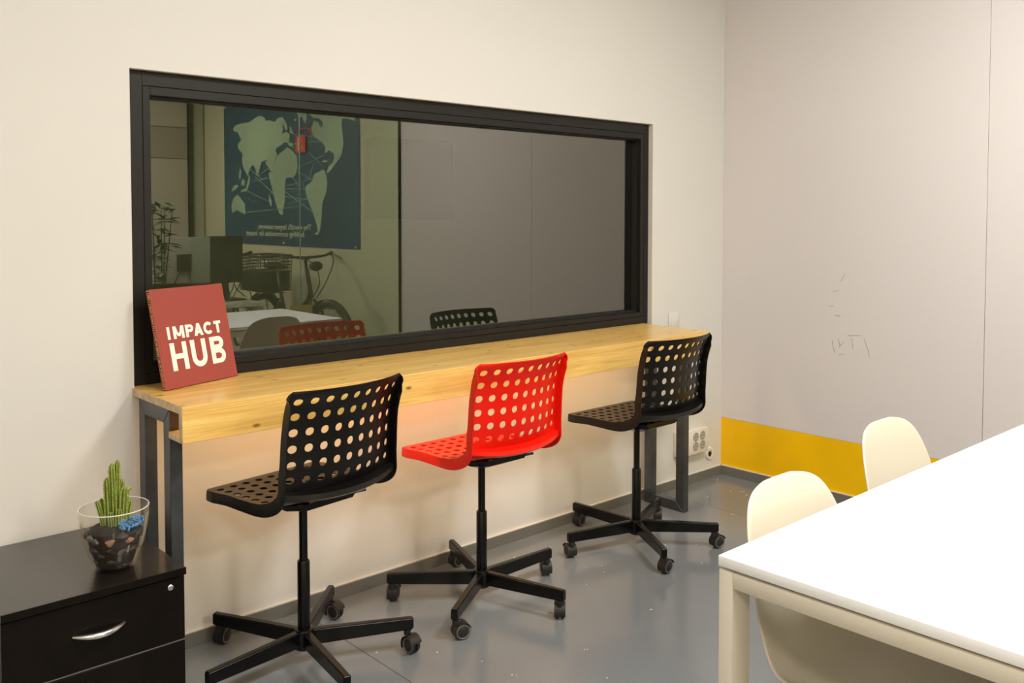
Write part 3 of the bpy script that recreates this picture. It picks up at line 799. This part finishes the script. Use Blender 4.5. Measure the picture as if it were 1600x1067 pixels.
# ---------------------------------------------------------------- things seen only as reflections
PX = XR + .012 - .0005
ps = thing('map_poster', 'large dark blue world map poster on the far wall reflected in the window', 'poster', (PX, 0, 0))
obj('poster_sheet', B(-.006, 0, -5.80, -3.32, 1.088, 2.462), M['sea'], ps)
LAND = {
 'eurasia': [(-5.593,2.226),(-5.51,2.257),(-5.364,2.26),(-5.253,2.259),(-5.143,2.287),(-5.036,2.306),(-4.946,2.285),(-4.897,2.242),(-4.844,2.249),(-4.743,2.225),(-4.671,2.256),(-4.586,2.256),(-4.518,2.204),(-4.5,2.135),(-4.538,2.134),(-4.56,2.18),(-4.593,2.189),(-4.583,2.141),(-4.603,2.102),(-4.519,2.123),(-4.451,2.082),(-4.466,2.032),(-4.398,2.001),(-4.399,1.975),(-4.48,1.986),(-4.502,2.018),(-4.563,2.025),(-4.633,2.001),(-4.719,1.979),(-4.72,1.945),(-4.691,1.923),(-4.721,1.897),(-4.789,1.771),(-4.839,1.784),(-4.926,1.857),(-4.881,1.89),(-5.0,1.867),(-5.047,1.799),(-5.088,1.722),(-5.123,1.802),(-5.178,1.854),(-5.232,1.82),(-5.296,1.743),(-5.343,1.795),(-5.39,1.841),(-5.411,1.914),(-5.387,1.964),(-5.483,2.02),(-5.498,2.065),(-5.416,2.104),(-5.495,2.182),(-5.577,2.195)],
 'africa': [(-4.692,1.916),(-4.592,1.945),(-4.508,1.981),(-4.426,1.95),(-4.333,1.892),(-4.321,1.798),(-4.363,1.72),(-4.431,1.702),(-4.527,1.705),(-4.556,1.631),(-4.553,1.522),(-4.603,1.373),(-4.659,1.373),(-4.729,1.47),(-4.776,1.567),(-4.841,1.694),(-4.868,1.764),(-4.795,1.769),(-4.751,1.829),(-4.706,1.896)],
 'madagascar': [(-4.858,1.562),(-4.815,1.512),(-4.802,1.449),(-4.845,1.457),(-4.865,1.513)],
 'australia': [(-5.646,1.478),(-5.594,1.537),(-5.51,1.573),(-5.446,1.532),(-5.351,1.475),(-5.347,1.373),(-5.417,1.388),(-5.514,1.418),(-5.631,1.389),(-5.653,1.433)],
 'sumatra': [(-5.265,1.749),(-5.234,1.727),(-5.29,1.62),(-5.348,1.592),(-5.444,1.594),(-5.428,1.612),(-5.331,1.624),(-5.298,1.678)],
 'borneo': [(-5.409,1.725),(-5.345,1.694),(-5.372,1.643),(-5.426,1.667)],
 'guinea': [(-5.649,1.598),(-5.608,1.656),(-5.524,1.669),(-5.482,1.653),(-5.569,1.618)],
 'japan': [(-5.455,1.829),(-5.423,1.798),(-5.448,1.718),(-5.48,1.734)],
 'britain': [(-4.442,2.167),(-4.418,2.129),(-4.391,2.101),(-4.451,2.102),(-4.464,2.137)],
 'iceland': [(-4.386,2.223),(-4.327,2.22),(-4.346,2.2),(-4.373,2.205)],
 'greenland': [(-4.406,2.362),(-4.285,2.364),(-4.155,2.339),(-4.152,2.209),(-4.183,2.169),(-4.235,2.228),(-4.274,2.231),(-4.353,2.28)],
 'north_america': [(-4.129,2.324),(-3.977,2.336),(-3.733,2.307),(-3.57,2.261),(-3.423,2.2),(-3.368,2.117),(-3.48,2.156),(-3.571,2.163),(-3.59,2.115),(-3.568,2.015),(-3.557,1.953),(-3.598,1.856),(-3.669,1.81),(-3.777,1.732),(-3.833,1.722),(-3.801,1.78),(-3.721,1.812),(-3.704,1.874),(-3.775,1.912),(-3.86,1.894),(-3.847,1.944),(-3.908,1.986),(-3.982,2.029),(-4.07,2.057),(-4.094,2.1),(-4.03,2.186),(-3.967,2.162),(-3.918,2.107),(-3.881,2.156),(-3.954,2.199),(-4.029,2.199),(-4.1,2.23)],
 'cuba': [(-3.91,1.83),(-3.836,1.836),(-3.8,1.815),(-3.886,1.813)],
 'south_america': [(-3.936,1.744),(-3.874,1.755),(-3.838,1.703),(-3.815,1.639),(-3.84,1.55),(-3.903,1.475),(-3.917,1.359),(-3.944,1.231),(-3.982,1.198),(-4.04,1.197),(-3.981,1.23),(-4.005,1.295),(-4.08,1.411),(-4.143,1.49),(-4.188,1.596),(-4.166,1.624),(-4.076,1.659),(-4.037,1.722)],
}
LINES= [(-5.316,1.606,-4.801,1.477),(-5.337,1.391,-4.248,1.445),(-5.125,1.73,-4.77,1.567),(-5.232,1.806,-4.974,1.697),(-5.188,1.689,-4.826,1.714),(-5.064,1.743,-4.838,1.805),(-4.322,1.785,-3.836,1.88),(-4.136,1.921,-3.886,1.781),(-4.322,1.752,-4.076,1.672),(-4.404,1.701,-4.285,1.611),(-4.528,1.63,-4.088,1.678),(-4.543,1.604,-4.18,1.596),(-4.543,1.577,-4.042,1.385),(-4.544,1.536,-4.142,1.503),(-4.462,1.474,-4.04,1.515),(-4.244,1.676,-4.143,1.49),(-4.398,2.001,-3.908,1.998),(-4.41,2.096,-3.932,2.025),(-4.035,1.813,-4.114,1.686)]
for nme, pts in LAND.items():
    bm = bm_new(); pts2 = [(-.0064, y, z) for y, z in pts if z < 2.46]
    vs_ = [bm.verts.new(p) for p in pts2]
    for tri in tessellate_polygon([[Vector((y, z, 0)) for _, y, z in pts2]]):
        try: bm.faces.new([vs_[k] for k in tri])
        except ValueError: pass
    obj('landmass', bm, M['land'], ps, smooth=False)
bm = bm_new()
for a, b_, c_, d_ in LINES: tube(bm, [(-.0075, a, b_), (-.0075, c_, d_)], .0042, 4)
obj('route_lines', bm, M['line'], ps)
for y, z in ((-3.383, 1.103), (-4.585, 1.113), (-5.76, 1.11), (-3.383, 2.44), (-5.76, 2.44)):
    bm = bm_new(); lathe(bm, [(.012, -.0065), (.012, -.010), (.006, -.012)], 12, 'x', (0, y, z)); obj('pin', bm, M['socket'], ps)
def text(body, size, mat_, parent, M4, name='lettering', sx=1, shear=0):
    cu = bpy.data.curves.new(name, 'FONT'); cu.body = body; cu.size = size; cu.shear = shear; cu.extrude = .0005; cu.offset = .0008
    o = bpy.data.objects.new(name, cu); C.objects.link(o)
    dg = bpy.context.evaluated_depsgraph_get(); me = bpy.data.meshes.new_from_object(o.evaluated_get(dg))
    bpy.data.objects.remove(o); xs_ = [v_.co.x for v_ in me.vertices]; k = sx / (max(xs_) - min(xs_))
    for v_ in me.vertices: v_.co.x = (v_.co.x - min(xs_)) * k
    me.materials.clear(); me.materials.append(mat_); p = link(name, me, parent); p.matrix_local = M4; return p
def wallframe(y, z): return Matrix(((0, 0, -1, -.0072), (-1, 0, 0, y), (0, 1, 0, z), (0, 0, 0, 1)))
text("The world's largest network,", .070, M['ink'], ps, wallframe(-4.09, 1.236), sx=1.00, shear=.15)
text("building communities for impact", .070, M['ink'], ps, wallframe(-4.21, 1.172), sx=1.12, shear=.15)
tg = thing('hanging_tag', 'small red tag hanging on a string in front of the map poster', 'tag', (PX - .020, -4.242, 1.917))
obj('card', B(-.003, .003, -.085, .085, 0, .15, bev=.001, seg=1), M['tagred'], tg)
bm = bm_new()
for i in range(3): box(bm, -.0036, -.0031, -.045 - .0, -.01, .02 + i * .042, .045 + i * .042)
for i in range(2): box(bm, -.0036, -.0031, .02, .035, .03 + i * .06, .06 + i * .06)
obj('print_marks', bm, M['print'], tg)
bm = bm_new(); tube(bm, catmull([(0, -.06, .15), (0, -.03, .19), (0, .07, .21), (0, .16, .19), (0, .2, .12)], 6), .006, 6); obj('string', bm, M['tagred'], tg)

def wheel_bm(R):
    a = bm_new(); tube(a, [(0, R * math.cos(2 * PI * i / 40), R * math.sin(2 * PI * i / 40)) for i in range(40)], .019, 8, closed=True)
    b_ = bm_new(); tube(b_, [(0, (R - .028) * math.cos(2 * PI * i / 40), (R - .028) * math.sin(2 * PI * i / 40)) for i in range(40)], .009, 6, closed=True)
    for i in range(20):
        an = 2 * PI * i / 20; tube(b_, [(.012 * (-1) ** i, .02 * math.cos(an + .6), .02 * math.sin(an + .6)), (0, (R - .03) * math.cos(an), (R - .03) * math.sin(an))], .0014, 4)
    lathe(b_, [(.02, -.035), (.02, .035)], 12, 'x'); return a, b_
def bicycle(loc, rz, lab, basket_back=True, lean=0, front_box=False):
    """rides towards +y; origin on the ground under the front hub"""
    t = thing('bicycle', lab, 'bicycle', loc, rz); t.rotation_euler.y = lean
    R = .325; RY = -1.06; HZ = R + .019
    for y in (0, RY):
        a, b_ = wheel_bm(R); wq = obj('wheel', b_, M['spoke'], t, (0, y, HZ)); obj('tyre', a, M['tyre'], wq)
    bm = bm_new()
    T = lambda P, r=.014: tube(bm, P, r, 8)
    head, bb, seat = (0, -.30, .80), (0, -.62, .30), (0, -.80, .78)
    T([(0, -.26, .70), (0, -.33, .93)], .018); T([(0, -.28, .74), (0, -.45, .50), bb], .02); T([bb, seat], .016); T([(0, -.29, .70), (0, -.60, .50), (0, -.72, .55)], .016)
    for s in (-1, 1):
        T([(s * .03, -.62, .30), (s * .06, RY, HZ)], .009); T([(s * .02, -.76, .66), (s * .06, RY, HZ)], .008)
    obj('frame', bm, M['bikedark'], t)
    bm = bm_new()
    for s in (-1, 1): T([(s * .01, -.25, .69), (s * .05, -.22, .62), (s * .055, -.02, HZ), (s * .055, 0, HZ)], .011)
    obj('fork', bm, M['bikedark'], t)
    bm = bm_new(); T([(0, -.33, .93), (0, -.35, 1.0), (0, -.28, 1.03)], .013); T(catmull([(-.30, -.46, 1.04), (-.24, -.34, 1.05), (-.10, -.28, 1.03), (.10, -.28, 1.03), (.24, -.34, 1.05), (.30, -.46, 1.04)], 5), .011)
    hb = obj('handlebar', bm, M['bikedark'], t)
    for s in (-1, 1):
        bm = bm_new(); T([(s * .265, -.38, 1.047), (s * .31, -.48, 1.04)], .017); obj('grip', bm, M['tyre'], hb)
        bm = bm_new(); T([(s * .23, -.33, 1.05), (s * .25, -.24, 1.02), (s * .29, -.26, 1.0)], .006); obj('brake_lever', bm, M['spoke'], hb)
        bm = bm_new(); tube(bm, catmull([(s * .22, -.33, 1.04), (s * .1, -.08, 1.0), (s * .03, -.08, .84), (s * .02, -.22, .70)], 8), .004, 6); obj('brake_cable', bm, M['tyre'], hb)
    bm = bm_new(); bmesh.ops.create_icosphere(bm, subdivisions=2, radius=.05, matrix=Matrix.Translation((0, -.18, .96)) @ Matrix.Diagonal((1.2, .9, .8, 1))); obj('headlamp', bm, M['bikedark'], t)
    bm = bm_new(); T([seat, (0, -.84, .92)], .013)
    for v_ in (): pass
    sd = obj('seat_post', bm, M['spoke'], t)
    bm = bm_new(); pts = [(0, -.68, .935), (0, -.78, .94), (0, -.88, .945), (0, -.97, .95)]; tube(bm, pts, [.02, .035, .08, .06], 14)
    for v_ in bm.verts: v_.co.z = .935 + (v_.co.z - .94) * .4
    obj('saddle', bm, M['tyre'], sd)
    for y in (0, RY):
        bm = bm_new(); pr = None
        for i in range(17):
            an = math.radians(20 + 150 * i / 16); ro = R + .035
            cur = [bm.verts.new((x, y + ro * math.cos(an), HZ + ro * math.sin(an))) for x in (-.027, 0, .027)]
            if pr:
                for k in range(2): bm.faces.new((pr[k], pr[k + 1], cur[k + 1], cur[k]))
            pr = cur
        solid(obj('mudguard', bm, M['bikedark'], t), .002)
    bm = bm_new(); lathe(bm, [(.085, -.055), (.085, -.05)], 24, 'x', (0, -.62, .30)); T([(-.06, -.62, .30), (-.07, -.56, .15)], .009); T([(.06, -.62, .30), (.07, -.68, .45)], .009); box(bm, -.15, -.07, -.60, -.52, .135, .155); box(bm, .07, .15, -.72, -.64, .44, .46)
    obj('crank', bm, M['spoke'], t)
    bm = bm_new()
    for s in (-1, 1): T([(s * .06, -.80, .70), (s * .07, -1.30, .71)], .005); T([(s * .07, -1.2, .71), (s * .055, RY, HZ)], .005)
    for k in range(6): T([(-.065, -.85 - k * .08, .705), (.065, -.85 - k * .08, .705)], .004)
    obj('rear_rack', bm, M['spoke'], t)
    if basket_back:
        bm = bm_new(); z0, z1 = .72, 1.02
        def ring(z, k): return [(-.15 * k, -.84, z), (.15 * k, -.84, z), (.15 * k, -1.26, z), (-.15 * k, -1.26, z)]
        for i in range(12):
            z = z0 + (z1 - z0) * i / 11; k = .88 + .12 * i / 11; tube(bm, ring(z, k), .004 if i < 11 else .008, 4, closed=True)
        for i in range(15):
            y = -.84 - .03 * i
            for s in (-1, 1): tube(bm, [(s * .132, y, z0), (s * .15, y, z1)], .003, 4)
        for i in range(9):
            x = -.132 + .033 * i
            for yy in (-.84, -1.26): tube(bm, [(x, yy, z0), (x * 1.136, yy, z1)], .003, 4)
            tube(bm, [(x, -.84, z0), (x, -1.26, z0)], .003, 4)
        obj('basket', bm, M['mesh'], t); obj('basket_liner', B(-.125, .125, -1.25, -.85, z0 + .006, z0 + .16), M['mesh'], t)
    bm = bm_new(); T([(-.03, -.66, .28), (-.14, -.80, .005)], .008); obj('kickstand', bm, M['spoke'], t)
    return t
bicycle((3.72, -3.27, 0), 0, 'dark bicycle with a rear wire basket parked nearest the glass partition', True, -.02)
bicycle((3.25, -3.78, 0), 0, 'dark bicycle parked second from the glass partition', True, -.02)
t = thing('cardboard_box', 'small brown cardboard box standing by the front wheel of the bicycle', 'box', (3.47, -3.38, 0), .1)
obj('carton', B(-.09, .09, -.12, .12, 0, .60, bev=.003), M['kraft'], t); obj('flap', B(-.09, .09, .121, .127, .50, .68), M['kraft'], t)
# office desk with two monitors
dk = thing('office_desk', 'plain office desk carrying two monitors beyond the glass partition', 'desk', (2.60, -3.46, 0))
obj('desk_top', B(-.52, .52, -.30, .30, .705, .73), M['cream'], dk)
for sx in (-1, 1):
    for sy in (-1, 1): obj('leg', B(sx * .48 - .025, sx * .48 + .025, sy * .26 - .025, sy * .26 + .025, 0, .7049), M['cream'], dk)
def monitor(x, y, rz, w_, m_, lab):
    t = thing('monitor', lab, 'monitor', (x, y, .73), rz)
    obj('screen_housing', B(-w_ / 2, w_ / 2, -.02, .015, .13, .48, bev=.006), M[m_], t)
    obj('rear_box', B(-.05, .05, .0155, .04, .24, .36, bev=.004), M['monblack'], t)
    obj('stand', B(-.025, .025, -.01, .012, .012, .15), M['monblack'], t); obj('foot', B(-.12, .12, -.08, .10, 0, .012, bev=.004), M['monblack'], t)
    bm = bm_new(); tube(bm, catmull([(-.03, .035, .25), (-.1, .05, .12), (-.15, .06, .03), (-.06, .08, .006)], 6), .004, 6); tube(bm, catmull([(.03, .035, .25), (.05, .06, .10), (.13, .08, .02)], 6), .004, 6)
    obj('cable', bm, M['tyre'], t)
monitor(2.58, -3.34, .05, .38, 'mongrey', 'light grey monitor seen from behind on the office desk')
monitor(2.96, -3.50, -.15, .30, 'monblack', 'black monitor seen from behind on the office desk')
pt = thing('potted_plant', 'tall dark leafy plant in a pot reflected at the left edge of the glass', 'plant', (2.27, -2.98, 0))
bm = bm_new(); lathe(bm, [(.09, 0), (.12, .25), (.125, .26), (.11, .26), (.105, .24)], 20); obj('pot', bm, M['monblack'], pt)
bm = bm_new()
rnd = random.Random(3)
for s_ in range(5):
    bx, by = rnd.uniform(-.03, .03), rnd.uniform(-.03, .03); tx, ty = rnd.uniform(-.12, .12), rnd.uniform(-.12, .12); tube(bm, [(bx, by, .22), (bx + tx * .4, by + ty * .4, .8), (bx + tx, by + ty, 1.40)], [.008, .006, .003], 6)
obj('stem', bm, M['leaf'], pt)
lb = []
bm = bm_new()
for k in range(150):
    z = rnd.uniform(.55, 1.45); a = rnd.uniform(0, 2 * PI); L_ = rnd.uniform(.07, .14); p = Vector((rnd.uniform(-.06, .06), rnd.uniform(-.06, .06), z)); d_ = Vector((math.cos(a), math.sin(a), rnd.uniform(-.2, .9))).normalized(); sd_ = d_.cross(Vector((0, 0, 1))).normalized() * .016
    vs_ = [bm.verts.new(q) for q in (p, p + d_ * L_ * .45 + sd_, p + d_ * L_ - Vector((0, 0, .02)), p + d_ * L_ * .45 - sd_)]; bm.faces.new(vs_)
o = obj('foliage', bm, M['leaf'], pt); o['kind'] = 'stuff'

# ---------------------------------------------------------------- white paint specks on the floor
bm = bm_new(); rnd = random.Random(11)
spots = [(3.90, -.06), (3.86, -.08), (3.93, -.05), (3.88, -.05), (3.6, -.10), (3.45, -.1), (3.62, -.2), (3.0, -.72), (2.9, -.68), (3.05, -.55), (2.35, -.16), (2.40, -.15), (2.2, -.14), (1.85, -.08), (3.3, -.5), (3.5, -.45)]
spots += [(rnd.uniform(1.2, 3.9), rnd.uniform(-1.1, -.06)) for _ in range(46)]
for x, y in spots:
    for _ in range(rnd.choice((1, 1, 2))):
        r = rnd.uniform(.0012, .0038); px, py = x + rnd.uniform(-.012, .012), y + rnd.uniform(-.008, .008); a0 = rnd.uniform(0, 6)
        poly(bm, [(px + r * rnd.uniform(.5, 1.4) * math.cos(a0 + k * 1.256), py + r * rnd.uniform(.5, 1.2) * math.sin(a0 + k * 1.256), .0004) for k in range(5)], .0009)
tag(obj('paint_chips', bm, M['chip'], smooth=False), 'tiny white paint specks scattered on the grey floor by the wall', 'specks', kind='stuff')
